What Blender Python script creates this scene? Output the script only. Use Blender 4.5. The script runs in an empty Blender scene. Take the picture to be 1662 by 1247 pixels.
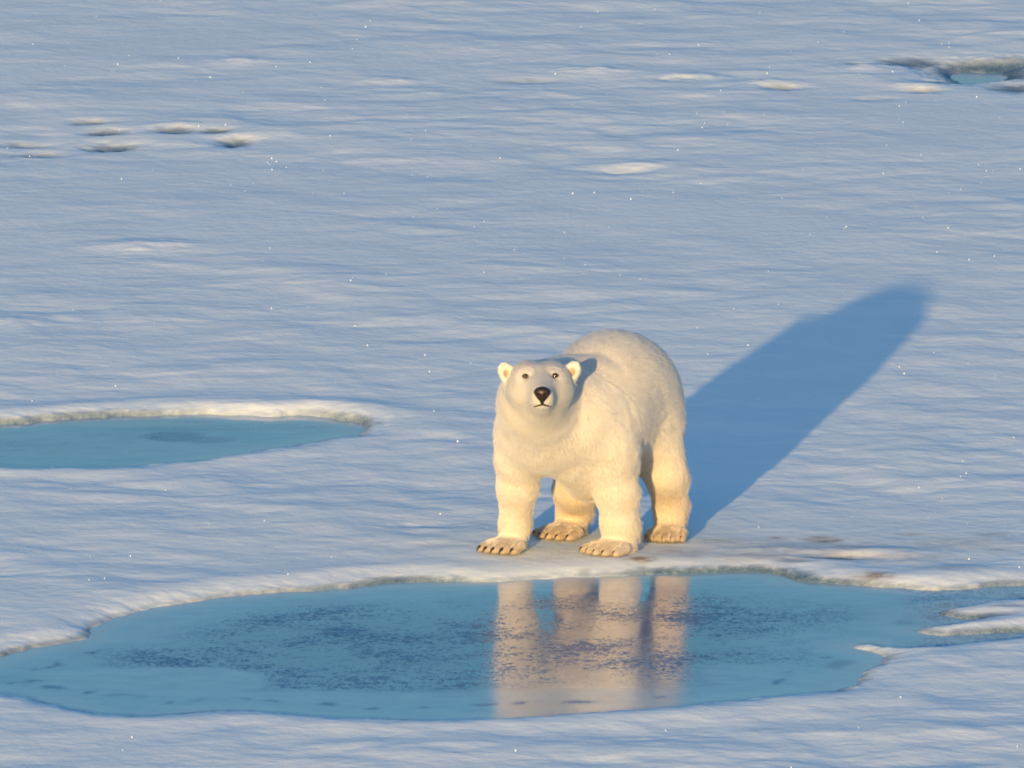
import bpy, math, random
import numpy as np
from mathutils import Vector, Matrix

scene = bpy.context.scene
col = scene.collection
rng = np.random.default_rng(11)
random.seed(5)

# ---------------------------------------------------------------- camera
PX_PER_M = 270.0                      # photo pixels (1662 wide) per metre at the bear
RANGE = 90.0                          # metres from the ship's rail to the bear
FOCAL = PX_PER_M * RANGE              # in photo pixels
ELEV = math.radians(9.0)              # how steeply the camera looks down on the bear's feet
PITCH = ELEV - math.atan((890 - 623.5) / FOCAL)
CAM = np.array([0.0, -RANGE * math.cos(ELEV), RANGE * math.sin(ELEV)])
cam_data = bpy.data.cameras.new('camera')
cam_data.sensor_width = 36
cam_data.lens = 36 * FOCAL / 1662
cam_data.clip_start = 1.0
cam_data.clip_end = 6000
cam = bpy.data.objects.new('camera', cam_data)
cam.location = CAM
cam.rotation_euler = (math.pi / 2 - PITCH, 0, 0)
col.objects.link(cam)
scene.camera = cam

def ray(px, py):
    u, v = (px - 831) / FOCAL, (623.5 - py) / FOCAL
    c, s = math.cos(PITCH), math.sin(PITCH)
    d = np.array([u, c + v * s, -s + v * c])
    return d / np.linalg.norm(d)

def on_z(px, py, z=0.0):              # where the sight line meets a level surface
    d = ray(px, py)
    return CAM + d * ((z - CAM[2]) / d[2])

def on_y(px, py, y):                  # point on the sight line at a known depth
    d = ray(px, py)
    return CAM + d * ((y - CAM[1]) / d[1])

# ---------------------------------------------------------------- sky and sun
rump_top = on_y(1008, 533, 0.45)
shadow_tip = on_z(1502, 458)
sd_ = rump_top - shadow_tip
sd_ = sd_ / np.linalg.norm(sd_)
SUN_EL = math.asin(sd_[2])
SUN_AZ = math.atan2(sd_[0], sd_[1])   # from +Y towards +X
print('sun elevation', math.degrees(SUN_EL), 'azimuth', math.degrees(SUN_AZ))

world = bpy.data.worlds.new('World')
scene.world = world
world.use_nodes = True
wn = world.node_tree
sky = wn.nodes.new('ShaderNodeTexSky')
sky.sky_type = 'NISHITA'
sky.sun_disc = False
sky.sun_elevation = SUN_EL
sky.sun_rotation = SUN_AZ % (2 * math.pi)
sky.air_density, sky.dust_density, sky.ozone_density = 1.6, 4.0, 5.7
wn.links.new(sky.outputs[0], wn.nodes['Background'].inputs[0])
wn.nodes['Background'].inputs[1].default_value = 0.13

sun_data = bpy.data.lights.new('sun', 'SUN')
sun_data.energy = 2.12
sun_data.color = (1.0, 0.66, 0.29)
sun_data.angle = math.radians(0.6)
sun = bpy.data.objects.new('sun', sun_data)
sun.rotation_euler = Vector(sd_).to_track_quat('Z', 'Y').to_euler()
sun.location = (-20, -60, 30)
col.objects.link(sun)

scene.view_settings.view_transform = 'Standard'
scene.view_settings.look = 'None'
scene.view_settings.exposure = 1.67
scene.view_settings.gamma = 1.0
scene.cycles.max_bounces = 10
scene.cycles.filter_width = 1.9

# ---------------------------------------------------------------- helpers
def mesh_obj(name, verts, faces, mat, parent=None, smooth=True, origin=None):
    verts = np.asarray(verts, dtype=np.float32)
    if origin is not None:
        verts = verts - np.asarray(origin, dtype=np.float32)
    me = bpy.data.meshes.new(name)
    faces = np.asarray(faces, dtype=np.int32)
    nf, k = faces.shape
    me.vertices.add(len(verts)); me.vertices.foreach_set('co', verts.ravel())
    me.loops.add(nf * k); me.loops.foreach_set('vertex_index', faces.ravel())
    me.polygons.add(nf)
    me.polygons.foreach_set('loop_start', np.arange(0, nf * k, k, dtype=np.int32))
    me.polygons.foreach_set('loop_total', np.full(nf, k, dtype=np.int32))
    me.polygons.foreach_set('use_smooth', np.full(nf, smooth, dtype=bool))
    me.update(calc_edges=True); me.validate()
    me.materials.append(mat)
    o = bpy.data.objects.new(name, me)
    if parent is not None:
        o.parent = parent
    if origin is not None and parent is None:
        o.location = origin
    col.objects.link(o)
    return o

def attr(o, name, values):
    a = o.data.attributes.new(name, 'FLOAT', 'POINT')
    a.data.foreach_set('value', np.asarray(values, dtype=np.float32))

def lattice(ix, iy, seed):
    h = (ix.astype(np.int64) * 374761393 + iy.astype(np.int64) * 668265263 + seed * 974711) & 0x7fffffff
    h = ((h ^ (h >> 13)) * 1274126177) & 0x7fffffff
    h = h ^ (h >> 16)
    return (h & 0xffff) / 65535.0 * 2 * math.pi

def noise2(x, y, seed=0):             # gradient noise, about -0.7 .. 0.7
    x0, y0 = np.floor(x), np.floor(y)
    fx, fy = x - x0, y - y0
    x0 = x0.astype(np.int64); y0 = y0.astype(np.int64)
    u = fx * fx * fx * (fx * (fx * 6 - 15) + 10)
    v = fy * fy * fy * (fy * (fy * 6 - 15) + 10)
    def g(i, j):
        a = lattice(x0 + i, y0 + j, seed)
        return np.cos(a) * (fx - i) + np.sin(a) * (fy - j)
    return (g(0, 0) * (1 - u) + g(1, 0) * u) * (1 - v) + (g(0, 1) * (1 - u) + g(1, 1) * u) * v

def sstep(a, b, x):
    t = np.clip((x - a) / (b - a), 0, 1)
    return t * t * (3 - 2 * t)

class Mat:                            # small node helper
    def __init__(self, name):
        self.m = bpy.data.materials.new(name); self.m.use_nodes = True
        self.t = self.m.node_tree
        self.b = self.t.nodes['Principled BSDF']
    def n(self, typ, **kw):
        n = self.t.nodes.new(typ)
        for k, v in kw.items(): setattr(n, k, v)
        return n
    def link(self, a, b): self.t.links.new(a, b)
    def attr(self, name): return self.n('ShaderNodeAttribute', attribute_name=name)
    def math(self, op, a, b=None, clamp=False):
        n = self.n('ShaderNodeMath', operation=op, use_clamp=clamp)
        for i, s in enumerate((a, b)):
            if s is None: continue
            if isinstance(s, (int, float)): n.inputs[i].default_value = s
            else: self.link(s, n.inputs[i])
        return n.outputs[0]
    def mix(self, fac, a, b):
        n = self.n('ShaderNodeMix', data_type='RGBA')
        for s, i in ((fac, 0), (a, 6), (b, 7)):
            if isinstance(s, (int, float)): n.inputs[i].default_value = s
            elif isinstance(s, tuple): n.inputs[i].default_value = (*s, 1)
            else: self.link(s, n.inputs[i])
        return n.outputs[2]
    def noise(self, scale, detail=3, rough=0.55, vec=None):
        n = self.n('ShaderNodeTexNoise')
        n.inputs['Scale'].default_value = scale; n.inputs['Detail'].default_value = detail
        n.inputs['Roughness'].default_value = rough
        if vec is not None: self.link(vec, n.inputs['Vector'])
        return n.outputs['Fac']
    def ramp(self, fac, lo, hi):
        n = self.n('ShaderNodeMapRange', interpolation_type='SMOOTHSTEP')
        n.inputs['From Min'].default_value = lo; n.inputs['From Max'].default_value = hi
        self.link(fac, n.inputs['Value'])
        return n.outputs[0]
    def obj_vec(self, scale=(1, 1, 1)):
        tc = self.n('ShaderNodeTexCoord'); mp = self.n('ShaderNodeMapping')
        mp.inputs['Scale'].default_value = scale
        self.link(tc.outputs['Object'], mp.inputs['Vector'])
        return mp.outputs[0]
    def bump(self, height, strength, dist):
        n = self.n('ShaderNodeBump')
        n.inputs['Strength'].default_value = strength; n.inputs['Distance'].default_value = dist
        self.link(height, n.inputs['Height']); self.link(n.outputs[0], self.b.inputs['Normal'])

# ---------------------------------------------------------------- materials of the setting
snow = Mat('snow')
v = snow.obj_vec()
wet = snow.attr('wet').outputs['Fac']; dirt = snow.attr('dirt').outputs['Fac']
big = snow.noise(0.9, 4, 0.6, v)
white = snow.mix(snow.ramp(big, 0.3, 0.7), (0.81, 0.88, 0.845), (0.86, 0.90, 0.855))
speck = snow.noise(60, 3, 0.7, v)
wetn = snow.math('MULTIPLY', wet, snow.math('ADD', 0.55, snow.math('MULTIPLY', speck, 0.9)), clamp=True)
c1 = snow.mix(wetn, white, (0.085, 0.16, 0.215))
dn = snow.math('MULTIPLY', dirt, snow.ramp(snow.noise(9, 4, 0.65, v), 0.20, 0.62), clamp=True)
c2 = snow.mix(dn, c1, (0.38, 0.27, 0.17))
snow.link(c2, snow.b.inputs['Base Color'])
snow.b.inputs['Roughness'].default_value = 0.75
snow.b.inputs['Specular IOR Level'].default_value = 0.2
hb = snow.math('ADD', snow.math('MULTIPLY', snow.noise(9, 3, 0.6, v), 1.0), snow.math('MULTIPLY', snow.noise(70, 3, 0.7, v), 0.10))
snow.bump(hb, 0.38, 0.02)

def water_material(name):
    w = Mat(name)
    v = w.obj_vec()
    skin = w.attr('skin').outputs['Fac']       # smooth matte skin of new ice
    deep = w.attr('deep').outputs['Fac']
    clump = w.noise(1.1, 3, 0.6, v)
    grain = w.math('ADD', w.math('MULTIPLY', w.noise(42, 3, 0.7, w.obj_vec((1.0, 0.6, 1.0))), 0.6), w.math('MULTIPLY', w.noise(17, 3, 0.7, w.obj_vec((0.8, 0.9, 1.0))), 0.4))
    wisp = w.ramp(w.noise(9, 4, 0.7, w.obj_vec((0.3, 1.0, 1.0))), 0.60, 0.70)
    thr = w.math('ADD', grain, w.math('MULTIPLY', w.math('SUBTRACT', clump, 0.5), 0.6))
    spots = w.math('MAXIMUM', w.attr('dark').outputs['Fac'], w.math('MULTIPLY', w.math('MAXIMUM', w.ramp(thr, 0.42, 0.64), w.math('MULTIPLY', wisp, 0.7)), w.attr('speckle').outputs['Fac']))
    shore = w.mix(w.ramp(w.noise(2.5, 3, 0.6, v), 0.35, 0.7), (0.13, 0.35, 0.52), (0.08, 0.29, 0.49))
    base = w.mix(deep, shore, (0.02, 0.13, 0.30))
    base = w.mix(spots, base, (0.008, 0.075, 0.18))
    base = w.mix(skin, base, (0.21, 0.41, 0.54))
    mott = w.ramp(w.noise(7, 5, 0.7, w.obj_vec((0.6, 1.0, 1.0))), 0.38, 0.66)
    base = w.mix(w.math('MULTIPLY', mott, 0.38), base, (0.03, 0.16, 0.33))
    base = w.mix(w.attr('slush_and_reflection').outputs['Fac'], base, (0.36, 0.49, 0.55))  # slush, and on the far pond painted reflection bands
    w.link(base, w.b.inputs['Base Color'])
    w.link(w.math('ADD', 0.045, w.math('ADD', w.math('MULTIPLY', skin, 0.12), w.math('MULTIPLY', spots, 0.35))), w.b.inputs['Roughness'])
    w.link(w.math('SUBTRACT', w.math('SUBTRACT', 0.5, w.math('MULTIPLY', w.attr('slush_and_reflection').outputs['Fac'], 0.42)), w.math('ADD', w.math('MULTIPLY', spots, 0.27), w.math('MULTIPLY', skin, 0.06))), w.b.inputs['Specular IOR Level'])
    w.b.inputs['IOR'].default_value = 1.8
    w.bump(w.math('ADD', w.math('MULTIPLY', spots, -0.4), w.noise(10, 2, 0.5, w.obj_vec((0.35, 1.0, 1.0)))), 0.16, 0.004)
    return w.m
water_mat = water_material('pond_water')

# ---------------------------------------------------------------- pond outlines (photo pixels -> ground)
WATER_Z = -0.075
def outline(far, near):
    pts = [on_z(x, y, WATER_Z)[:2] for x, y in far] + [on_z(x, y, 0.0)[:2] for x, y in near]
    P = np.array(pts); n = len(P); out = []
    for i in range(n):                # Catmull-Rom rounding
        p0, p1, p2, p3 = P[i - 1], P[i], P[(i + 1) % n], P[(i + 2) % n]
        for t in (0, 0.25, 0.5, 0.75):
            out.append(0.5 * (2 * p1 + (p2 - p0) * t + (2 * p0 - 5 * p1 + 4 * p2 - p3) * t * t + (3 * p1 - p0 - 3 * p2 + p3) * t ** 3))
    return np.array(out)

near_pond = outline(
    [(-260, 1100), (-120, 1092), (-40, 1087), (0, 1078), (60, 1064), (130, 1049), (160, 1028), (230, 1003), (330, 986), (430, 974), (540, 967),
     (620, 959), (700, 957), (820, 956), (900, 951), (1000, 947), (1100, 943), (1200, 939), (1260, 943), (1300, 957), (1400, 965),
     (1500, 969), (1580, 968), (1660, 963), (1850, 957)],
    [(1850, 1025), (1700, 1027), (1620, 1031), (1560, 1037), (1500, 1042), (1450, 1045), (1400, 1037), (1390, 1043), (1440, 1058), (1405, 1085),
     (1350, 1114), (1250, 1124), (1170, 1134), (1050, 1145), (950, 1150), (830, 1158), (700, 1160), (560, 1160), (450, 1150),
     (350, 1145), (250, 1155), (150, 1149), (80, 1131), (0, 1119), (-60, 1118), (-260, 1122)])
tongues = [outline([], [(1850, 958), (1650, 966), (1590, 973), (1530, 985), (1555, 995), (1590, 998), (1542, 1007), (1503, 1016), (1530, 1022), (1600, 1020), (1850, 1012)])]
far_pond = outline([(-300, 705), (-120, 700), (0, 695), (100, 688), (200, 683), (280, 680), (360, 680), (440, 682), (510, 682), (550, 688), (592, 696)],
                   [(572, 699), (535, 704), (460, 715), (380, 726), (300, 738), (250, 745), (180, 752), (100, 753), (0, 751), (-120, 748), (-300, 742)])
small_pond = outline([(1552, 121), (1575, 117), (1600, 119), (1635, 117)], [(1615, 122), (1585, 121.5), (1570, 124)])

def sdist(poly, X, Y):
    d2 = np.full(X.shape, 1e9); inside = np.zeros(X.shape, bool)
    n = len(poly)
    for i in range(n):
        ax, ay = poly[i]; bx, by = poly[(i + 1) % n]
        ex, ey = bx - ax, by - ay
        t = np.clip(((X - ax) * ex + (Y - ay) * ey) / (ex * ex + ey * ey + 1e-12), 0, 1)
        d2 = np.minimum(d2, (X - ax - t * ex) ** 2 + (Y - ay - t * ey) ** 2)
        cond = (ay > Y) != (by > Y)
        if abs(ey) > 1e-9:
            inside ^= cond & (X < ax + (Y - ay) * ex / ey)
    return np.where(inside, -1, 1) * np.sqrt(d2)

def pond_sd(which, X, Y):
    poly = {'near': near_pond, 'far': far_pond, 'small': small_pond}[which]
    out = np.full(X.shape, 50.0)
    lo, hi = poly.min(0) - 1.6, poly.max(0) + 1.6
    m = (X > lo[0]) & (X < hi[0]) & (Y > lo[1]) & (Y < hi[1])
    if m.any():
        s = sdist(poly, X[m], Y[m])
        if which == 'near':
            for t in tongues:
                s = np.maximum(s, -sdist(t, X[m], Y[m]))
        s = s + 0.10 * noise2(X[m] * 1.3, Y[m] * 0.9, 3) + 0.05 * noise2(X[m] * 3.4, Y[m] * 2.2, 33) + 0.035 * noise2(X[m] * 8, Y[m] * 5, 4) + 0.02 * noise2(X[m] * 19, Y[m] * 11, 34)
        out[m] = s
    return out

# ---------------------------------------------------------------- snow field
def axis(lo, hi, step, far_lo, far_hi, grow=1.18):
    core = np.arange(lo, hi + step / 2, step)
    def tail(start, end, s):
        out = []; x = start; d = step
        while abs(x - start) < abs(end - start):
            d *= grow; x = x + s * d; out.append(x)
        return np.array(out)
    return np.concatenate([tail(core[0], far_lo, -1)[::-1], core, tail(core[-1], far_hi, 1)])

gx = axis(-4.6, 4.6, 0.023, -2500, 2500)
gy = axis(-9.5, 36.0, 0.034, -300, 4000)
X, Y = np.meshgrid(gx, gy, indexing='xy')

# hollows and low drifts: (pixel x, pixel y, half width px, half height px, depth m, wetness)
HOLLOWS = [
    (1480, 98, 62, 8, 0.08, 0.85), (1585, 105, 95, 10, 0.09, 0.85), (1660, 112, 70, 10, 0.09, 0.85), (1650, 141, 50, 9, 0.08, 0.85), (1400, 104, 40, 4, 0.05, 0.4), (1540, 128, 60, 4, 0.05, 0.5),
    (1500, 146, 36, 4, 0.07, 0.55), (1268, 140, 34, 4, 0.08, 0.6), (1420, 160, 40, 4, 0.04, 0.25), (1740, 118, 90, 12, 0.1, 0.9),
    (146, 196, 38, 4, 0.07, 0.7), (172, 212, 38, 5, 0.09, 0.95), (182, 235, 50, 7, 0.11, 0.95), (283, 211, 40, 5, 0.09, 0.9),
    (350, 212, 30, 4.5, 0.08, 0.9), (382, 228, 32, 7, 0.11, 0.95), (60, 246, 50, 5, 0.07, 0.6), (40, 230, 45, 4.5, 0.06, 0.5),
    (1090, 128, 45, 4, 0.04, 0.15), (860, 130, 60, 5, 0.05, 0.3), (1005, 278, 45, 5, 0.05, 0.15),
    (1355, 903, 62, 5, 0.07, 0.75), (1290, 911, 34, 4, 0.05, 0.5), (1600, 996, 60, 4, 0.04, 0.8), (1640, 985, 40, 3, 0.03, 0.5), (1560, 1006, 20, 3, 0.03, 0.4), (690, 851, 60, 6, 0.04, 0.0), (710, 886, 45, 4, 0.03, 0.15),
    (1040, 921, 16, 4, 0.05, 0.55), (950, 926, 14, 5, 0.05, 0.5), (1085, 889, 40, 4, 0.0, 0.0)]
DRIFTS = [
    (285, 203, 42, 4, 0.03), (960, 115, 60, 6, 0.06), (1045, 268, 75, 6, 0.035), (1130, 124, 55, 6, 0.05), (390, 98, 50, 7, 0.05),
    (640, 130, 60, 6, 0.04), (1255, 134, 45, 6, 0.06), (1490, 139, 40, 5, 0.06), (1420, 108, 60, 7, 0.05), (420, 655, 140, 8, 0.05),
    (240, 400, 90, 10, 0.05), (250, 668, 200, 6, 0.04), (700, 948, 105, 5, 0.05), (930, 941, 45, 4, 0.04), (900, 935, 55, 4, 0.035),
    (480, 660, 110, 8, 0.05), (20, 525, 50, 8, 0.05), (350, 972, 180, 8, 0.03), (1420, 895, 80, 7, 0.05), (1230, 893, 90, 6, 0.03),
    (868, 931, 20, 2.5, 0.05), (918, 929, 24, 2.5, 0.055), (985, 926, 11, 2, 0.06), (1013, 927, 8, 1.6, 0.05), (1060, 925, 26, 2.5, 0.04)]
DIRT = [(1335, 874, 34, 6, 0.8), (1420, 936, 34, 5, 0.8), (1170, 878, 50, 4, 0.5), (1040, 909, 26, 6, 0.9), (1260, 871, 20, 3, 0.5),
        (1480, 864, 30, 3, 0.35), (1610, 865, 30, 4, 0.35), (1100, 895, 80, 12, 0.3), (930, 893, 120, 14, 0.16), (1130, 905, 40, 5, 0.3),
        (1620, 890, 30, 4, 0.25), (1560, 880, 140, 16, 0.2), (1300, 890, 200, 18, 0.28), (1230, 905, 90, 9, 0.35), (1450, 905, 120, 10, 0.25), (1385, 886, 60, 5, 0.4), (1545, 925, 60, 6, 0.3), (880, 908, 60, 8, 0.2)]

def blob(px, py, rx, ry, X, Y):
    c = on_z(px, py)
    sc = FOCAL / np.linalg.norm(c - CAM)
    dip = (CAM[2]) / np.linalg.norm(c - CAM)
    ax, ay = rx / sc, ry / (sc * dip)
    xi0, xi1 = np.searchsorted(gx, [c[0] - 2.6 * ax, c[0] + 2.6 * ax])
    yi0, yi1 = np.searchsorted(gy, [c[1] - 2.6 * ay, c[1] + 2.6 * ay])
    sl = (slice(yi0, yi1), slice(xi0, xi1))
    if yi1 <= yi0 or xi1 <= xi0: return sl, None
    x, y = X[sl], Y[sl]
    wob = 0.35 * noise2(x * 2.6 / max(ax, .2), y * 2.6 / max(ay, .2), int(px) % 97)
    r = np.sqrt(((x - c[0]) / ax) ** 2 + ((y - c[1]) / ay) ** 2) + wob
    return sl, np.exp(-np.maximum(r, 0) ** 2 * 1.3)

def build_ground():
    fade = 1.0 - 0.75 * sstep(6, 60, np.abs(X))                # nothing fine where the sheet is coarse
    core = (np.abs(X) < 6) & (Y > -12) & (Y < 42)
    Z = 0.022 * noise2(X * 0.35, Y * 0.30, 1) + 0.03 * noise2(X * 0.11, Y * 0.13, 2)
    w1 = 0.12 * noise2(X * 1.7, Y * 1.7, 21); w2 = 0.12 * noise2(X * 1.7, Y * 1.7, 22)
    xs, ys = X + w1, Y + w2
    fine = 0.026 * noise2(xs * 1.05, ys * 1.0, 5) + 0.0145 * noise2(xs * 2.1, ys * 2.2, 6) + 0.0062 * noise2(xs * 4.3, ys * 4.6, 7) + 0.0022 * noise2(xs * 9, ys * 9.5, 8)
    cups = np.abs(noise2(xs * 1.5 + 7, ys * 1.6, 9))           # soft ridges between shallow melt cups
    fine += 0.013 * cups
    modul = 0.62 + 0.7 * noise2(X * 0.23, Y * 0.17, 12) + 0.7 * noise2(X * 0.8, Y * 0.5, 13)
    Z = Z + np.where(core, fine * modul, 0)
    wet = np.zeros_like(Z); dirt = np.zeros_like(Z)
    for px, py, rx, ry, dep, wt in HOLLOWS:
        sl, g = blob(px, py, rx, ry, X, Y)
        if g is None: continue
        Z[sl] -= 0.38 * dep * g
        wet[sl] = np.maximum(wet[sl], 0.95 * wt * sstep(0.05, 0.9, g))
    for px, py, rx, ry, h in DRIFTS:
        sl, g = blob(px, py, rx, ry, X, Y)
        if g is None: continue
        Z[sl] += 0.55 * h * g * (0.8 + 0.5 * noise2(X[sl] * 5, Y[sl] * 4, 31))
    for px, py, rx, ry, a in DIRT:
        sl, g = blob(px, py, rx, ry, X, Y)
        if g is not None: dirt[sl] = np.maximum(dirt[sl], 1.5 * a * g)
    # level ground where the bear stands
    c = on_z(950, 890)
    flat = np.exp(-(((X - c[0]) / 0.9) ** 2 + ((Y - c[1]) / 0.9) ** 2) ** 2)
    Z = Z * (1 - 0.8 * flat)
    for which, wz in (('near', -0.033), ('far', -0.052), ('small', -0.078)):
        s = pond_sd(which, X, Y)
        m = s < 1.5
        z, sv = Z[m], s[m]
        vary = noise2(X[m] * 0.9, Y[m] * 0.7, 16)
        rag = noise2(X[m] * 6, Y[m] * 3, 15) + 0.8 * noise2(X[m] * 17, Y[m] * 9, 17) + 0.6 * noise2(X[m] * 33, Y[m] * 16, 18)
        face = (0.045 if which != 'small' else 0.2) + 0.02 * vary                             # width of the steep wet face
        crest = (0.30 if which != 'small' else 0.8) + 0.12 * vary                             # where the shoulder of the bank levels out
        part = np.clip((0.42 if which == 'near' else 0.52) + 0.5 * vary + 0.2 * rag, 0.15, 0.85)    # how much of the height the face takes
        level = sstep(0.0, 0.6, sv)                            # the plain settles to one level round the pond
        z = z * (0.35 + 0.65 * level) + 0.009 * np.exp(-((sv - 0.34) / 0.2) ** 2) * (1 + vary)
        t1 = np.clip(sv / face, 0, 1); t2 = np.clip((sv - face) / (crest - face), 0, 1)
        frac = part * t1 ** 0.8 + (1 - part) * (1 - (1 - t2) ** 2)
        lip = wz + (z - wz) * frac
        Z[m] = np.where(sv > 0, lip, wz - np.minimum(0.25, -sv * 0.9))
        wn_ = 1.0 - sstep(0.1, 1.0, (sv + 0.055 * rag) / (face * 1.6 + 0.04 + 0.05 * vary))
        wet[m] = np.maximum(wet[m], wn_ * np.clip(0.72 + 0.8 * vary + 0.3 * rag, 0.15, 1))
    ny, nx = X.shape
    idx = np.arange(nx * ny).reshape(ny, nx)
    q = np.stack([idx[:-1, :-1], idx[:-1, 1:], idx[1:, 1:], idx[1:, :-1]], -1).reshape(-1, 4)
    o = mesh_obj('snow_ground', np.stack([X, Y, Z], -1).reshape(-1, 3), q, snow.m)
    attr(o, 'wet', wet.ravel()); attr(o, 'dirt', dirt.ravel())
    o['kind'] = 'structure'
    o['label'] = 'rippled snow covering the sea ice with low drifts and hollows'
    o['category'] = 'snow'
    return Z
Z = build_ground()

def ground_z(x, y):
    i = np.clip(np.searchsorted(gx, x) - 1, 0, len(gx) - 2); j = np.clip(np.searchsorted(gy, y) - 1, 0, len(gy) - 2)
    tx = (x - gx[i]) / (gx[i + 1] - gx[i]); ty = (y - gy[j]) / (gy[j + 1] - gy[j])
    return (Z[j, i] * (1 - tx) + Z[j, i + 1] * tx) * (1 - ty) + (Z[j + 1, i] * (1 - tx) + Z[j + 1, i + 1] * tx) * ty

# ---------------------------------------------------------------- ponds
def ell(px, py, rx, ry, x, y, soft=0.35, z=WATER_Z, seed=0):
    c = on_z(px, py, z)
    R = np.linalg.norm(c - CAM); sc = FOCAL / R; dip = (CAM[2] - z) / R
    r = np.sqrt(((x - c[0]) / (rx / sc)) ** 2 + ((y - c[1]) / (ry / (sc * dip))) ** 2)
    r = r + (0.45 if seed < 6 else 0.22) * noise2(x * 1.5, y * 1.1, 40 + seed) + 0.10 * noise2(x * 5, y * 4, 41 + seed)
    return 1 - sstep(1 - soft, 1 + soft * 0.3, r)

def build_pond(which, wz, label, step):
    poly = {'near': near_pond, 'far': far_pond, 'small': small_pond}[which]
    lo, hi = poly.min(0) - 0.15, poly.max(0) + 0.15
    xs = np.arange(lo[0], hi[0] + step, step); ys = np.arange(lo[1], hi[1] + step, step)
    x, y = np.meshgrid(xs, ys)
    s = pond_sd(which, x, y)
    keep = s < (0.12 if which != 'small' else 0.04)
    idx = np.arange(x.size).reshape(x.shape)
    kq = keep[:-1, :-1] & keep[:-1, 1:] & keep[1:, 1:] & keep[1:, :-1]
    q = np.stack([idx[:-1, :-1], idx[:-1, 1:], idx[1:, 1:], idx[1:, :-1]], -1)[kq]
    used = np.unique(q); remap = np.full(x.size, -1); remap[used] = np.arange(len(used))
    xr, yr, sr = x.ravel()[used], y.ravel()[used], s.ravel()[used]
    o = mesh_obj('pond_water', np.stack([xr, yr, np.full_like(xr, wz)], -1), remap[q], water_mat)
    depth = np.clip(-sr / 0.9, 0, 1)
    if which == 'near':
        skin = np.maximum.reduce([
            0.9 * ell(230, 1118, 200, 24, xr, yr, 0.12, seed=1), 0.85 * ell(620, 1145, 420, 18, xr, yr, 0.5, seed=2),
            0.8 * ell(1000, 1142, 220, 19, xr, yr, 0.4, seed=3), 0.8 * ell(1240, 1112, 130, 22, xr, yr, 0.4, seed=4),
            0.5 * ell(1370, 985, 100, 8, xr, yr, 0.4, seed=5), 0.85 * sstep(-0.75, -0.12, sr + 0.35 * noise2(xr * 1.2, yr * 0.9, 67))])
        speckle = np.maximum.reduce([ell(600, 1056, 540, 88, xr, yr, 0.35, seed=6), ell(1010, 1048, 400, 92, xr, yr, 0.35, seed=7),
                                     0.7 * ell(1260, 1020, 240, 62, xr, yr, 0.7, seed=8), 0.6 * ell(330, 1055, 270, 70, xr, yr, .7, seed=9)])
        deep = np.maximum(depth * 0.5, np.maximum(ell(620, 1062, 470, 80, xr, yr, 0.7, seed=10), ell(1020, 1055, 340, 85, xr, yr, 0.6, seed=11)))
        # thread of bubbles along the near edge of the ice skin
        rim = np.exp(-((sr + 0.42 + 0.16 * noise2(xr * 1.1, yr, 61)) / 0.05) ** 2) * sstep(0.05, 0.25, noise2(xr * 9, yr * 4, 62)) * (yr < -3.5)
        blue = np.maximum.reduce([ell(200, 1143, 42, 6, xr, yr, .4, seed=12), ell(45, 1119, 34, 5, xr, yr, .4, seed=13), ell(330, 1148, 28, 4, xr, yr, .4, seed=14),
                                  ell(1480, 1018, 50, 14, xr, yr, .6, seed=15), ell(1370, 1092, 45, 10, xr, yr, .5, seed=16), 0.8 * ell(1600, 1036, 40, 5, xr, yr, .5, seed=17)])
        blue = blue * (0.25 + 0.75 * sstep(-0.15, 0.25, noise2(xr * 5, yr * 3.5, 63)))
        skin = skin * (1 - np.maximum(rim, blue)); speckle = np.maximum(speckle * (1 - skin), 0)
        deep = np.maximum(deep, np.maximum(rim, blue)); speckle = np.maximum(speckle, 0.9 * blue); dark = np.maximum(0.75 * rim, 0.35 * blue)
        slush_and_reflection = (1 - sstep(0.0, 0.30, -sr)) * np.where(yr > -4.2, 0.8, 0.45)
        slush_and_reflection = np.maximum(slush_and_reflection, 0.85 * sstep(2.0, 2.6, xr) * sstep(-0.2, 0.25, noise2(xr * 2.2, yr * 1.5, 66)))
        speckle = np.maximum(speckle, 0.8 * sstep(2.1, 2.5, xr))
    elif which == 'far':
        skin = np.maximum(0.85 * ell(150, 728, 260, 22, xr, yr, 0.1, seed=21), 0.5 * ell(480, 700, 90, 8, xr, yr, 0.3, seed=22))
        hole = np.maximum(ell(285, 715, 60, 10, xr, yr, 0.3, seed=23), 0.8 * ell(340, 720, 50, 7, xr, yr, 0.4, seed=24))
        skin = skin * (1 - hole) * (0.75 + 0.6 * noise2(xr * 0.8, yr * 1.6, 68)); speckle = np.maximum(hole * 0.8, 0.45 * sstep(0.0, 0.35, noise2(xr * 0.7, yr * 1.2, 69))); deep = np.maximum(depth * 0.35, hole); dark = np.maximum(hole * 0.4, 0.5 * ell(330, 703, 200, 1.6, xr, yr, 0.6, seed=34)); slush_and_reflection = np.maximum.reduce([(1 - sstep(0.0, 0.35, -sr)) * 0.7, 0.6 * ell(200, 694, 190, 5, xr, yr, 0.6, seed=31), 0.5 * ell(420, 691, 110, 4, xr, yr, 0.6, seed=32), 0.35 * ell(470, 706, 90, 4, xr, yr, 0.6, seed=33)])  # pale streaks paint the far bank's reflection in with the shore slush
    else:
        skin = np.full_like(xr, 0.6); speckle = skin * 0; deep = skin * 0; dark = skin * 0; slush_and_reflection = skin * 0 + 0.45
    attr(o, 'skin', skin); attr(o, 'speckle', speckle); attr(o, 'deep', deep); attr(o, 'dark', dark); attr(o, 'slush_and_reflection', slush_and_reflection)
    o['kind'] = 'structure'; o['label'] = label; o['category'] = 'melt pond'
build_pond('near', -0.033, 'wide blue melt pond mirroring the polar bear, its surface speckled with new ice', 0.04)
build_pond('far', -0.052, 'smooth blue melt pond behind the bear with one dark diamond patch', 0.05)
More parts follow.
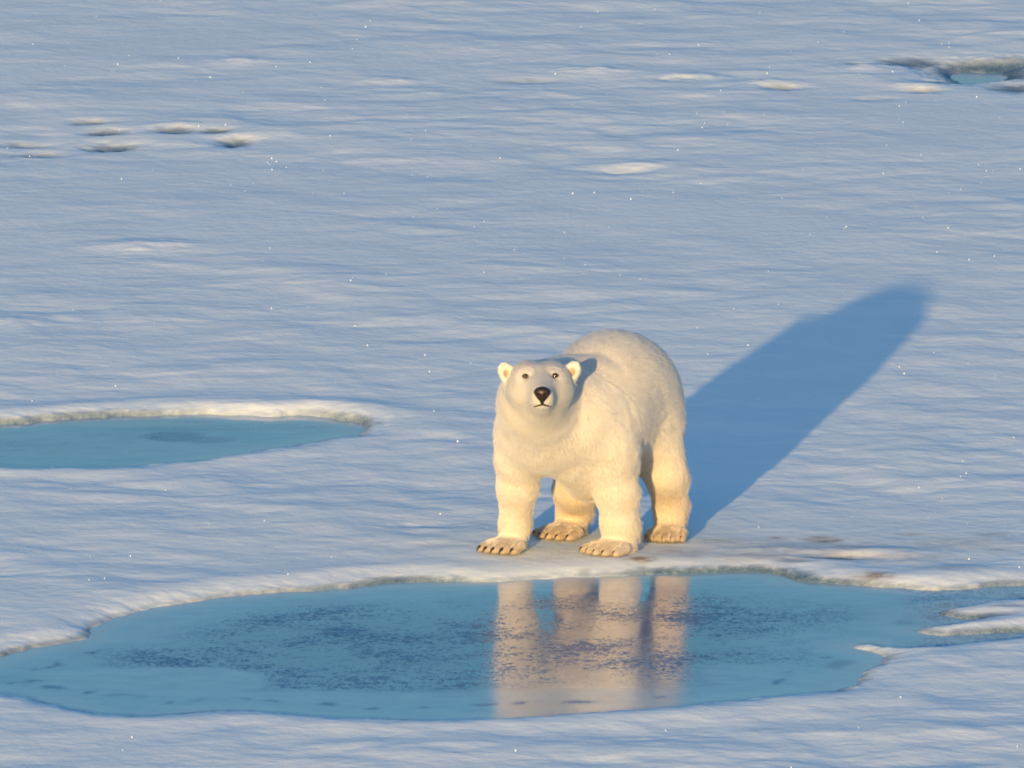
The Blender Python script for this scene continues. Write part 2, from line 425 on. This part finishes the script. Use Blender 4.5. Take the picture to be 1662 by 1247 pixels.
build_pond('small', -0.078, 'tiny pale cyan pool among wet hollows far beyond the bear', 0.05)
#BEAR

# ---------------------------------------------------------------- polar bear
def M(px): return px / PX_PER_M

class Field:                          # signed distance field on a regular grid
    def __init__(self, lo, hi, h):
        self.lo = np.array(lo, float); self.h = h
        n = np.ceil((np.array(hi) - self.lo) / h).astype(int) + 1
        self.ax = [self.lo[i] + h * np.arange(n[i]) for i in range(3)]
        self.f = np.full(tuple(n), 0.5, dtype=np.float32)
    def window(self, lo, hi):
        sl = []
        for i in range(3):
            a = int(np.clip(math.floor((lo[i] - self.lo[i]) / self.h), 0, self.f.shape[i]))
            b = int(np.clip(math.ceil((hi[i] - self.lo[i]) / self.h) + 1, 0, self.f.shape[i]))
            sl.append(slice(a, b))
        P = np.meshgrid(self.ax[0][sl[0]], self.ax[1][sl[1]], self.ax[2][sl[2]], indexing='ij')
        return tuple(sl), P
    def add(self, lo, hi, fn, k=0.05, carve=False):
        pad = k + 0.12
        sl, P = self.window(np.array(lo) - pad, np.array(hi) + pad)
        d = fn(*P); f = self.f[sl]
        if carve: d = -d; f = -f
        h = np.clip(0.5 + 0.5 * (f - d) / k, 0, 1)
        if carve:
            r = -(f * (1 - h) + d * h - k * h * (1 - h)) if False else None
            hh = np.clip(0.5 - 0.5 * (self.f[sl] - d) / k, 0, 1)
            self.f[sl] = self.f[sl] * (1 - hh) + d * hh + k * hh * (1 - hh)
        else:
            self.f[sl] = f * (1 - h) + d * h - k * h * (1 - h)
    def cone(self, a, ra, b, rb, k=0.05):
        a, b = np.array(a), np.array(b); ab = b - a; L = ab @ ab
        def fn(x, y, z):
            t = np.clip(((x - a[0]) * ab[0] + (y - a[1]) * ab[1] + (z - a[2]) * ab[2]) / L, 0, 1)
            return np.sqrt((x - a[0] - t * ab[0]) ** 2 + (y - a[1] - t * ab[1]) ** 2 + (z - a[2] - t * ab[2]) ** 2) - (ra + (rb - ra) * t)
        r = max(ra, rb)
        self.add(np.minimum(a, b) - r, np.maximum(a, b) + r, fn, k)
    def ell(self, c, r, k=0.05, rot=None, carve=False):
        c = np.array(c); r = np.array(r, float)
        R = np.eye(3) if rot is None else np.array(rot.to_matrix().transposed())   # world -> local
        def fn(x, y, z):
            p = np.stack([x - c[0], y - c[1], z - c[2]])
            q = np.tensordot(R, p, axes=1)
            k0 = np.sqrt(((q / r[:, None, None, None]) ** 2).sum(0)) + 1e-6
            k1 = np.sqrt(((q / (r ** 2)[:, None, None, None]) ** 2).sum(0)) + 1e-6
            return k0 * (k0 - 1) / k1
        m = r.max()
        self.add(c - m, c + m, fn, k, carve)
    def sample(self, P):
        g = (np.asarray(P) - self.lo) / self.h
        g = np.clip(g, 0, np.array(self.f.shape) - 1.001)
        i = g.astype(int); t = g - i
        out = 0
        for dx in (0, 1):
            for dy in (0, 1):
                for dz in (0, 1):
                    w = (t[..., 0] if dx else 1 - t[..., 0]) * (t[..., 1] if dy else 1 - t[..., 1]) * (t[..., 2] if dz else 1 - t[..., 2])
                    out = out + w * self.f[i[..., 0] + dx, i[..., 1] + dy, i[..., 2] + dz]
        return out
    def grad(self, P, e=None):
        e = e or self.h; P = np.asarray(P)
        g = np.stack([self.sample(P + np.eye(3)[i] * e) - self.sample(P - np.eye(3)[i] * e) for i in range(3)], -1)
        return g / (np.linalg.norm(g, axis=-1, keepdims=True) + 1e-9)
    def hit(self, px, py, y0=-1.6, y1=1.2, level=0.0):     # where the sight line through a pixel meets the body
        ys = np.linspace(y0, y1, 1400); d = ray(px, py)
        P = CAM + d * ((ys - CAM[1]) / d[1])[:, None]
        f = self.sample(P) - level
        inside = np.nonzero(f < 0)[0]
        return P[inside[0]] if len(inside) else None
    def mesh(self):                                        # naive surface nets
        f = self.f; s = f < 0
        nx, ny, nz = f.shape
        cnt = np.zeros((nx - 1, ny - 1, nz - 1), np.int8); acc = np.zeros((3, nx - 1, ny - 1, nz - 1), np.float32)
        for a in range(3):
            o = [b for b in range(3) if b != a]
            for i in (0, 1):
                for j in (0, 1):
                    s0 = [slice(0, -1)] * 3; s1 = [slice(0, -1)] * 3
                    s1[a] = slice(1, None)
                    for b, v_ in zip(o, (i, j)):
                        if v_: s0[b] = s1[b] = slice(1, None)
                    f0, f1 = f[tuple(s0)], f[tuple(s1)]
                    x = (f0 < 0) != (f1 < 0)
                    t = np.where(x, f0 / np.where(x, f0 - f1, 1), 0)
                    cnt += x
                    acc[a] += t
                    if i: acc[o[0]] += x
                    if j: acc[o[1]] += x
        act = cnt > 0
        idx = np.full(act.shape, -1, np.int64); idx[act] = np.arange(act.sum())
        base = np.stack(np.nonzero(act), -1)
        V = self.lo + self.h * (base + (acc[:, act] / cnt[act]).T)
        Q = []
        for a in range(3):
            b, c = (a + 1) % 3, (a + 2) % 3
            s0 = [slice(1, -1)] * 3; s1 = [slice(1, -1)] * 3
            s0[a] = slice(0, -1); s1[a] = slice(1, None)
            A, Bv = s[tuple(s0)], s[tuple(s1)]
            for flip, m in ((False, A & ~Bv), (True, ~A & Bv)):
                p = np.stack(np.nonzero(m), -1)
                p[:, b] += 1; p[:, c] += 1
                def at(db, dc):
                    q = p.copy(); q[:, b] += db; q[:, c] += dc
                    return idx[q[:, 0], q[:, 1], q[:, 2]]
                quad = np.stack([at(-1, -1), at(0, -1), at(0, 0), at(-1, 0)], -1)
                Q.append(quad[:, ::-1] if flip else quad)
        return V, np.concatenate(Q)

# ground contact of the four paws (middle of each sole)
paw_px = {'fr': (822, 896), 'fl': (993, 899), 'hr': (915, 873), 'hl': (1085, 876)}   # bear's own right and left
paws = {k: on_z(*p) for k, p in paw_px.items()}
for k in paws: paws[k][2] = ground_z(paws[k][0], paws[k][1])
yf = (paws['fr'][1] + paws['fl'][1]) / 2      # depth of the front paws
yh = (paws['hr'][1] + paws['hl'][1]) / 2      # depth of the hind paws
def B(px, py, y): return on_y(px, py, y)

body_field = Field((-0.28, yf - 1.05, -0.06), (1.22, yh + 0.85, 1.42), 0.0115)
F = body_field
SK = 0.012                                    # the coat's own thickness is left to the fur
def R_(*px): return [M(p) - SK for p in px]
# trunk
F.ell(B(999, 654, yh + 0.12), (M(108), 0.46, M(116)), 0.05)
F.ell(B(986, 642, yh - 0.05), (M(90), 0.42, M(98)), 0.08)
F.ell(B(960, 680, (yf + yh) / 2), (M(96), 0.44, M(90)), 0.10)
F.ell(B(912, 688, yf - 0.02), (M(98), 0.32, M(76)), 0.08)
F.ell(B(880, 698, yf - 0.12), (M(70), 0.22, M(58)), 0.07)      # breast
F.cone(B(925, 745, yf - 0.05), M(38), B(950, 775, yf + 0.15), M(36), 0.06)     # brisket sagging between the legs
F.cone(B(962, 632, yf + 0.20), M(50), B(987, 730, yf + 0.0), M(46), 0.04)     # near shoulder blade
F.cone(B(852, 680, yf + 0.02), M(40), B(842, 740, yf - 0.02), M(35), 0.05)
# neck
HY = yf - 0.44                                # depth of the middle of the skull
F.cone(B(915, 648, yf + 0.12), M(68), B(871, 645, HY + 0.18), M(57), 0.08)
F.cone(B(882, 702, yf - 0.10), M(65), B(870, 658, HY + 0.10), M(58), 0.06)
# legs
def leg(points, k=0.05):
    for i, ((p0, y0, r0), (p1, y1, r1)) in enumerate(zip(points[:-1], points[1:])):
        F.cone(B(*p0, y0), M(r0) - SK, B(*p1, y1), M(r1) - SK, 0.10 if i == 0 else k)
y = paws['fr'][1]
leg([((849, 715), y - 0.08, 37), ((838, 790), y + 0.01, 31.5), ((834, 850), y + 0.08, 24), ((832, 884), y + 0.07, 23.5)])
y = paws['fl'][1]
leg([((983, 725), y - 0.02, 46), ((1000, 797), y + 0.03, 34.5), ((1005, 850), y + 0.07, 30), ((1009, 889), y + 0.09, 29.5)])
y = paws['hl'][1]
leg([((1054, 700), y + 0.05, 55), ((1080, 772), y + 0.02, 34), ((1087, 820), y + 0.13, 27.5), ((1087, 866), y + 0.09, 29)])
y = paws['hr'][1]
leg([((948, 735), y + 0.10, 50), ((933, 795), y + 0.02, 36), ((931, 830), y + 0.16, 28), ((927, 864), y + 0.10, 30)])
# paws with toes: (paw, half width px, direction the toes point in, length)
toe_tips = {}
def paw(key, half, dirx, n=5, length=0.15):
    c = paws[key]; w = M(half); f = np.array([dirx, -1.0, 0]); f /= np.linalg.norm(f)
    side = np.array([-f[1], f[0], 0])
    F.ell(c + np.array([0, 0.02, 0.040]), (w * 0.88, 0.13, 0.048), 0.04, rot=Matrix.Rotation(math.atan2(f[0], -f[1]), 3, 'Z').to_quaternion())
    tips = []
    for i in range(n):
        a = (i - (n - 1) / 2) / ((n - 1) / 2)
        base = c + side * a * w * 0.72 + np.array([0, 0, 0.045])
        tip = c + side * a * w * 0.86 + f * (length - 0.035 * a * a) + np.array([0, 0, 0.030])
        F.cone(base, 0.031, tip, 0.024, 0.016)
        tips.append((tip, f, 0.026))
    toe_tips[key] = tips
paw('fr', 35, -0.55); paw('fl', 40, -0.85); paw('hr', 40, -0.75); paw('hl', 33, -0.25)
# head
for dx in (-19, 19):                          # broad flat crown
    F.ell(B(876 + dx, 620, HY), (M(35) - SK, 0.19, M(37) - SK), 0.05)
for dx in (-20, 20):                          # cheek bones
    F.ell(B(877 + dx, 638, HY - 0.06), (M(34) - SK, 0.15, M(30) - SK), 0.05)
F.ell(B(878, 664, HY - 0.03), (M(39) - SK, 0.15, M(30) - SK), 0.05)          # jaw and throat
F.cone(B(877, 634, HY - 0.10), M(33), B(880, 648, HY - 0.34), M(18.5), 0.07)   # muzzle
F.cone(B(879, 620, HY - 0.10), M(20), B(880, 638, HY - 0.36), M(13), 0.04)   # bridge of the nose
F.cone(B(880, 660, HY - 0.12), M(19), B(880, 660, HY - 0.27), M(11), 0.045)    # lower jaw
EYES = ((853, 611), (901, 610))
for ex, ey in EYES:
    p = F.hit(ex, ey, HY - 0.5, HY)
    F.ell(p + np.array([0, -0.004, 0]), (0.030, 0.016, 0.020), 0.020, carve=True)
ears = []
for ex, ey, sg in ((821, 603, 1), (930, 601, -1)):
    c = B(ex, ey, HY + 0.02); ears.append(c)
    q = (Matrix.Rotation(sg * 0.25, 3, 'Z') @ Matrix.Rotation(-sg * 0.35, 3, 'Y')).to_quaternion()
    F.ell(c, (M(12), 0.028, M(16)), 0.025, rot=q)
    F.cone(c, M(9), B(ex + sg * 10, ey + 24, HY + 0.02), M(13), 0.03)      # root of the ear running down the cheek
    F.ell(c + np.array([0.010 * sg, -0.036, -0.006]), (M(6.5), 0.030, M(10)), 0.010, rot=q, carve=True)
V, Q = F.mesh()
for _ in range(2):                            # relax the net a little
    acc = np.zeros_like(V); n_ = np.zeros(len(V))
    for a, b in ((0, 1), (1, 2), (2, 3), (3, 0)):
        np.add.at(acc, Q[:, a], V[Q[:, b]]); np.add.at(acc, Q[:, b], V[Q[:, a]])
        np.add.at(n_, Q[:, a], 1); np.add.at(n_, Q[:, b], 1)
    V = V * 0.5 + 0.5 * acc / n_[:, None]

wav = 0.6 * noise2(V[:, 0] * 5 + V[:, 2] * 3, V[:, 1] * 5 - V[:, 2] * 4, 95) + 0.4 * noise2(V[:, 0] * 11 - V[:, 2] * 8, V[:, 1] * 10 + V[:, 2] * 9, 96)
soft = sstep(0.22, 0.45, np.linalg.norm(V - B(877, 630, HY - 0.1), axis=1)) * sstep(0.40, 0.65, V[:, 2])
V = V + F.grad(V) * (0.008 * wav * soft)[:, None]          # uneven flesh and loose skin
nose_tip = F.hit(880, 640, HY - 0.6, HY)
bear_origin = np.array([*(sum(paws.values()) / 4)[:2], 0.0])
bear_origin[2] = ground_z(bear_origin[0], bear_origin[1])
bear = bpy.data.objects.new('polar_bear', None)
bear.empty_display_size = 0.3
bear.location = bear_origin
col.objects.link(bear)
bear['label'] = 'white polar bear standing at the pond edge facing us with raised head'
bear['category'] = 'bear'

# colour of the coat: cream, more golden on the legs, brown on the paws
def toe_side(P):                              # 1 towards the toes of the nearest paw, 0 at its heel
    out = np.zeros(len(P)); best = np.full(len(P), 9.0)
    for k in paws:
        d = np.linalg.norm(P[:, :2] - paws[k][:2], axis=1)
        s_ = sstep(-0.04, 0.10, (P[:, :2] - paws[k][:2]) @ toe_tips[k][0][1][:2])
        out = np.where(d < best, s_, out); best = np.minimum(best, d)
    return out
def coat(P):
    z = P[:, 2]
    c = np.tile(np.array([0.735, 0.72, 0.65]), (len(P), 1))
    gold = np.array([0.66, 0.565, 0.415]); brown = np.array([0.42, 0.31, 0.19])
    hind = sstep(yf + 0.15, yf + 0.35, P[:, 1])
    g = (1 - sstep(0.15, 0.80, z)) * (0.45 + 0.55 * hind)
    low = (1 - sstep(0.03, 0.10, z)) * 0.68 * (0.35 + 0.65 * toe_side(P))
    n = noise2(P[:, 0] * 9 + P[:, 2] * 7, P[:, 1] * 9 - P[:, 2] * 5, 71)
    c = c + (gold - c) * np.clip(g + 0.25 * n, 0, 1)[:, None]
    c = c + (brown - c) * np.clip(low + 0.3 * n * (low > 0.02), 0, 1)[:, None]
    face = 1 - sstep(0.16, 0.30, np.linalg.norm((P - B(877, 632, HY - 0.08)) / np.array([1, 1.4, 1]), axis=1))
    c = c * (1 - 0.11 * face)[:, None]            # dark hide through short face hair, plus painted stand-in for fur self-shadow
    muz = 1 - sstep(0.06, 0.17, np.linalg.norm(P - nose_tip, axis=1))
    c = c * (1 - muz[:, None] * np.array([0.16, 0.14, 0.12]))
    return c

skin_m = Mat('bear_hide')
ca = skin_m.attr('coat')
skin_m.link(ca.outputs['Color'], skin_m.b.inputs['Base Color'])
skin_m.b.inputs['Roughness'].default_value = 0.9
skin_m.b.inputs['Specular IOR Level'].default_value = 0.1
body = mesh_obj('body', V, Q, skin_m.m, bear, origin=bear_origin)
a_ = body.data.attributes.new('coat', 'FLOAT_COLOR', 'POINT')
cc = coat(V)
cc = cc * 0.78                                 # darker hide, also painting in the self-shadow that short hair lacks
# dark inside of the ears and the short dark hair round nose and eyes
eyes_p = [F.hit(*e, HY - 0.5, HY) for e in EYES]
for c in ears:
    d = np.linalg.norm((V - (c + np.array([0, -0.01, -0.012]))) / np.array([0.022, 0.03, 0.030]), axis=1)
    cc = cc + (np.array([0.30, 0.20, 0.12]) - cc) * (1 - sstep(0.5, 1.1, d))[:, None] * 0.8
for p in eyes_p:
    d = np.linalg.norm((V - p) / np.array([0.028, 0.05, 0.02]), axis=1)
    cc = cc + (np.array([0.10, 0.06, 0.04]) - cc) * (1 - sstep(0.55, 1.1, d))[:, None] * 0.9
a_.data.foreach_set('color', np.concatenate([cc, np.ones((len(V), 1))], 1).astype(np.float32).ravel())

# small dark parts
def plain(name, color, rough, spec=0.5):
    m = Mat(name)
    n = m.noise(45, 3, 0.6, m.obj_vec())
    m.link(m.mix(n, tuple(c * 0.7 for c in color), tuple(min(1, c * 1.3) for c in color)), m.b.inputs['Base Color'])
    m.b.inputs['Roughness'].default_value = rough
    m.b.inputs['Specular IOR Level'].default_value = spec
    m.bump(n, 0.3, 0.002)
    return m.m
nose_mat = plain('nose_leather', (0.018, 0.013, 0.012), 0.42, 0.4)
eye_mat = plain('eye_dark', (0.03, 0.015, 0.008), 0.08, 0.6)
claw_mat = plain('claw_horn', (0.03, 0.022, 0.018), 0.35)

nf = Field(nose_tip - 0.075, nose_tip + np.array([0.075, 0.075, 0.075]), 0.0035)
c0 = nose_tip + np.array([0, 0.012, 0])
nf.ell(c0 + np.array([0, 0, 0.010]), (0.050, 0.032, 0.034), 0.01)
nf.ell(c0 + np.array([0, 0.004, -0.018]), (0.032, 0.026, 0.028), 0.02)
nf.ell(c0 + np.array([0, 0.006, -0.045]), (0.013, 0.022, 0.024), 0.016)
for sx in (-1, 1):
    nf.ell(c0 + np.array([sx * 0.020, -0.026, -0.004]), (0.010, 0.016, 0.008), 0.006, carve=True)
nV, nQ = nf.mesh()
mesh_obj('nose', nV, nQ, nose_mat, bear, origin=bear_origin)
for p in eyes_p:
    ef = Field(p - 0.035, p + 0.035, 0.003)
    ef.ell(p + np.array([0, 0.004, 0]), (0.0195, 0.014, 0.0150), 0.004)
    eV, eQ = ef.mesh()
    mesh_obj('eye', eV, eQ, eye_mat, bear, origin=bear_origin)
# mouth line following the lips
pts = []
for px, py in ((867, 660), (871, 659.2), (876, 657.8), (880.5, 656.5), (885, 657.8), (890, 659.2), (894, 660)):
    h_ = F.hit(px, py, HY - 0.6, HY)
    if h_ is not None: pts.append(h_ + np.array([0, -0.006, 0]))
mf = Field(np.min(pts, 0) - 0.03, np.max(pts, 0) + 0.03, 0.003)
for i in range(len(pts) - 1):
    e_ = abs(i + 0.5 - (len(pts) - 1) / 2) / (len(pts) / 2)
    mf.cone(pts[i], 0.0060 - 0.0035 * e_, pts[i + 1], 0.0060 - 0.0035 * e_, 0.003)
mV, mQ = mf.mesh()
mesh_obj('lips', mV, mQ, nose_mat, bear, origin=bear_origin)
# claws: one tapered curved horn per toe
def claw(tip, f, r, size=1.0):
    n, rings, vs, fs = 7, 6, [], []
    start = tip + f * (r * 0.55) + np.array([0, 0, 0.012])
    sd2 = np.array([-f[1], f[0], 0])
    for i in range(rings):
        t = i / (rings - 1)
        c = start + f * (0.046 * size * t) + np.array([0, 0, 0.006 * math.sin(t * 2.2) - 0.034 * t * t])
        rad = 0.0105 * size * (1 - t) ** 0.7 + 0.0008
        for j in range(n):
            a = 2 * math.pi * j / n
            vs.append(c + sd2 * math.cos(a) * rad * 0.8 + np.array([0, 0, 1]) * math.sin(a) * rad)
    for i in range(rings - 1):
        for j in range(n):
            fs.append((i * n + j, i * n + (j + 1) % n, (i + 1) * n + (j + 1) % n, (i + 1) * n + j))
    mesh_obj('claw', vs, fs, claw_mat, bear, origin=bear_origin)
for key, tips in toe_tips.items():
    for t in tips: claw(*t, size={'fr': 1.0, 'hr': 0.85, 'fl': 0.6, 'hl': 0.45}[key] * random.uniform(0.7, 1.1))

# ---------------------------------------------------------------- fur
def noise3(P, s, seed):
    return noise2(P[:, 0] * s + 0.7 * P[:, 2] * s, P[:, 1] * s - 0.6 * P[:, 2] * s, seed)

N = 420000
T = np.concatenate([Q[:, [0, 1, 2]], Q[:, [0, 2, 3]]])
area = np.linalg.norm(np.cross(V[T[:, 1]] - V[T[:, 0]], V[T[:, 2]] - V[T[:, 0]]), axis=1) / 2
cen = V[T].mean(1)
dens = area * (1 + 2.5 * (np.linalg.norm(cen - B(877, 630, HY - 0.12), axis=1) < 0.34))   # finer hair on the head
ti = rng.choice(len(T), N, p=dens / dens.sum())
u = rng.random((N, 2)); u[u.sum(1) > 1] = 1 - u[u.sum(1) > 1]
P = V[T[ti, 0]] + u[:, :1] * (V[T[ti, 1]] - V[T[ti, 0]]) + u[:, 1:] * (V[T[ti, 2]] - V[T[ti, 0]])
nrm = F.grad(P)
head_c = B(877, 630, HY - 0.05)
dh = np.linalg.norm((P - head_c) / np.array([1, 1.35, 1]), axis=1)
on_head = 1 - sstep(0.20, 0.30, dh)
muzz = 1 - sstep(0.10, 0.22, np.linalg.norm(P - nose_tip, axis=1))
keep = np.ones(N, bool)
keep &= np.linalg.norm((P - (nose_tip + np.array([0, 0.01, -0.012]))) / np.array([0.046, 0.06, 0.046]), axis=1) > 1
for p in eyes_p: keep &= np.linalg.norm((P - p) / np.array([0.026, 0.05, 0.018]), axis=1) > 1
for p in pts: keep &= np.linalg.norm(P - p, axis=1) > 0.012
in_ear = np.zeros(N, bool)
for c in ears: in_ear |= np.linalg.norm((P - (c + np.array([0, -0.012, -0.01]))) / np.array([0.024, 0.03, 0.032]), axis=1) < 1
keep &= ~in_ear
keep &= P[:, 2] > 0.02
back = np.array([0.45, 0.85, -0.12]); down = np.array([0.05, 0.12, -1.0])
wl = (1 - sstep(0.50, 0.95, P[:, 2]))[:, None]
flow = back * (1 - wl) + down * wl
breast = ((P[:, 1] < yf) & (P[:, 2] > 0.5))[:, None]
flow = np.where(breast, 0.35 * back + 0.85 * down, flow)
hf = P - nose_tip; hf /= np.linalg.norm(hf, axis=1, keepdims=True) + 1e-6
flow = flow * (1 - on_head[:, None]) + hf * on_head[:, None]
flow += 0.26 * np.stack([noise3(P, 11, 81), noise3(P, 11, 82), noise3(P, 11, 83)], -1) + 0.16 * np.stack([noise3(P, 27, 84), noise3(P, 27, 85), noise3(P, 27, 86)], -1)
tan = flow - (flow * nrm).sum(1, keepdims=True) * nrm
tan /= np.linalg.norm(tan, axis=1, keepdims=True) + 1e-6
z = P[:, 2]
L = 0.030 + 0.024 * sstep(0.35, 0.9, z)
rear = np.clip(0.15 + nrm[:, 1] + 0.35 * nrm[:, 0], 0, 1) * (z < 0.6) * (z > 0.10)          # feathering behind the legs
L = L + 0.045 * rear
L = L * (1 - on_head) + 0.024 * on_head
L = L * (1 - muzz) + 0.010 * muzz
L = np.where(z < 0.11, 0.015, L)
for c in ears: L = np.where(np.linalg.norm(P - c, axis=1) < 0.085, 0.011, L)
for p in eyes_p: L = np.where(np.linalg.norm(P - p, axis=1) < 0.06, np.minimum(L, 0.009), L)
L = L * (0.65 + 0.6 * rng.random(N)) * (1 + 0.35 * noise3(P, 20, 90))
lift = 0.30 + 0.18 * rng.random(N) + 0.25 * rear
P, nrm, tan, L, lift, cf = P[keep], nrm[keep], tan[keep], L[keep], lift[keep], coat(P[keep])
n = len(P); K = 5
tt = np.linspace(0, 1, K)
jit = 0.07 * rng.standard_normal((n, 3))
dirn = tan * np.cos(lift)[:, None] + nrm * np.sin(lift)[:, None] + jit
pts_ = P[:, None, :] + L[:, None, None] * (tt[None, :, None] * dirn[:, None, :]) - (L * 0.22)[:, None, None] * (tt ** 2)[None, :, None] * nrm[:, None, :]
pts_ -= np.array([0, 0, 0.10]) * (L[:, None, None] * (tt ** 2)[None, :, None])
pts_[:, 0] -= nrm * 0.002
hc = bpy.data.hair_curves.new('fur')
hc.add_curves([K] * n)
hc.attributes['position'].data.foreach_set('vector', (pts_ - bear_origin).astype(np.float32).ravel())
ra = hc.attributes.get('radius') or hc.attributes.new('radius', 'FLOAT', 'POINT')
rad = (0.00075 * (0.7 + 0.6 * rng.random(n)))[:, None] * (1 - 0.85 * tt[None, :] ** 1.5)
ra.data.foreach_set('value', rad.astype(np.float32).ravel())
ca_ = hc.attributes.new('coat', 'FLOAT_COLOR', 'CURVE')
cf = np.clip(cf * (0.95 + 0.1 * rng.random((n, 1))), 0, 0.95)
ca_.data.foreach_set('color', np.concatenate([cf, np.ones((n, 1))], 1).astype(np.float32).ravel())
fm = bpy.data.materials.new('fur'); fm.use_nodes = True
t_ = fm.node_tree; t_.nodes.clear()
at_ = t_.nodes.new('ShaderNodeAttribute'); at_.attribute_name = 'coat'
hb_ = t_.nodes.new('ShaderNodeBsdfHairPrincipled'); hb_.model = 'CHIANG'; hb_.parametrization = 'COLOR'
hb_.inputs['Roughness'].default_value = 0.6; hb_.inputs['Radial Roughness'].default_value = 0.9
t_.links.new(at_.outputs['Color'], hb_.inputs['Color'])
df_ = t_.nodes.new('ShaderNodeBsdfDiffuse'); t_.links.new(at_.outputs['Color'], df_.inputs['Color'])
mx_ = t_.nodes.new('ShaderNodeMixShader'); mx_.inputs[0].default_value = 0.5
t_.links.new(hb_.outputs[0], mx_.inputs[1]); t_.links.new(df_.outputs[0], mx_.inputs[2])
ou_ = t_.nodes.new('ShaderNodeOutputMaterial'); t_.links.new(mx_.outputs[0], ou_.inputs['Surface'])
hc.materials.append(fm)
fur = bpy.data.objects.new('fur', hc)
fur.parent = bear
col.objects.link(fur)

# ---------------------------------------------------------------- glinting ice crystals scattered on the crust
NC = 600
cx = rng.uniform(-4.3, 4.3, NC); cy = rng.uniform(-8.5, 33, NC)
half = np.array(sd_) + (CAM / np.linalg.norm(CAM)); half /= np.linalg.norm(half)
vs, fs = [], []
sdn = np.minimum(pond_sd('near', cx, cy), pond_sd('far', cx, cy))
for x_, y_, d_ in zip(cx, cy, sdn):
    if d_ < 0.15: continue
    z_ = ground_z(x_, y_) + 0.004
    nn = half + 0.5 * rng.standard_normal(3); nn /= np.linalg.norm(nn)     # plates turned towards the sun-to-camera half vector to glint, with random tilt
    t1 = np.cross(nn, rng.standard_normal(3)); t1 /= np.linalg.norm(t1); t2 = np.cross(nn, t1)
    r_ = rng.uniform(0.001, 0.0045); b0 = len(vs); p = np.array([x_, y_, z_])
    for k_ in range(6):
        a = k_ * math.pi / 3
        vs.append(p + r_ * (math.cos(a) * t1 + math.sin(a) * t2))
    vs.append(p - nn * r_ * 0.6)
    for k_ in range(6): fs.append((b0 + k_, b0 + 6, b0 + (k_ + 1) % 6))
    fs += [(b0, b0 + 1, b0 + 2), (b0, b0 + 2, b0 + 3), (b0, b0 + 3, b0 + 4), (b0, b0 + 4, b0 + 5)]
cr = Mat('ice_crystal')
cr.b.inputs['Base Color'].default_value = (0.85, 0.9, 0.95, 1)
cr.b.inputs['Roughness'].default_value = 0.12
cr.b.inputs['IOR'].default_value = 1.31
o = mesh_obj('ice_crystals', vs, fs, cr.m, smooth=False)
o['kind'] = 'stuff'; o['label'] = 'tiny ice crystals glinting all over the snow crust'; o['category'] = 'ice crystals'
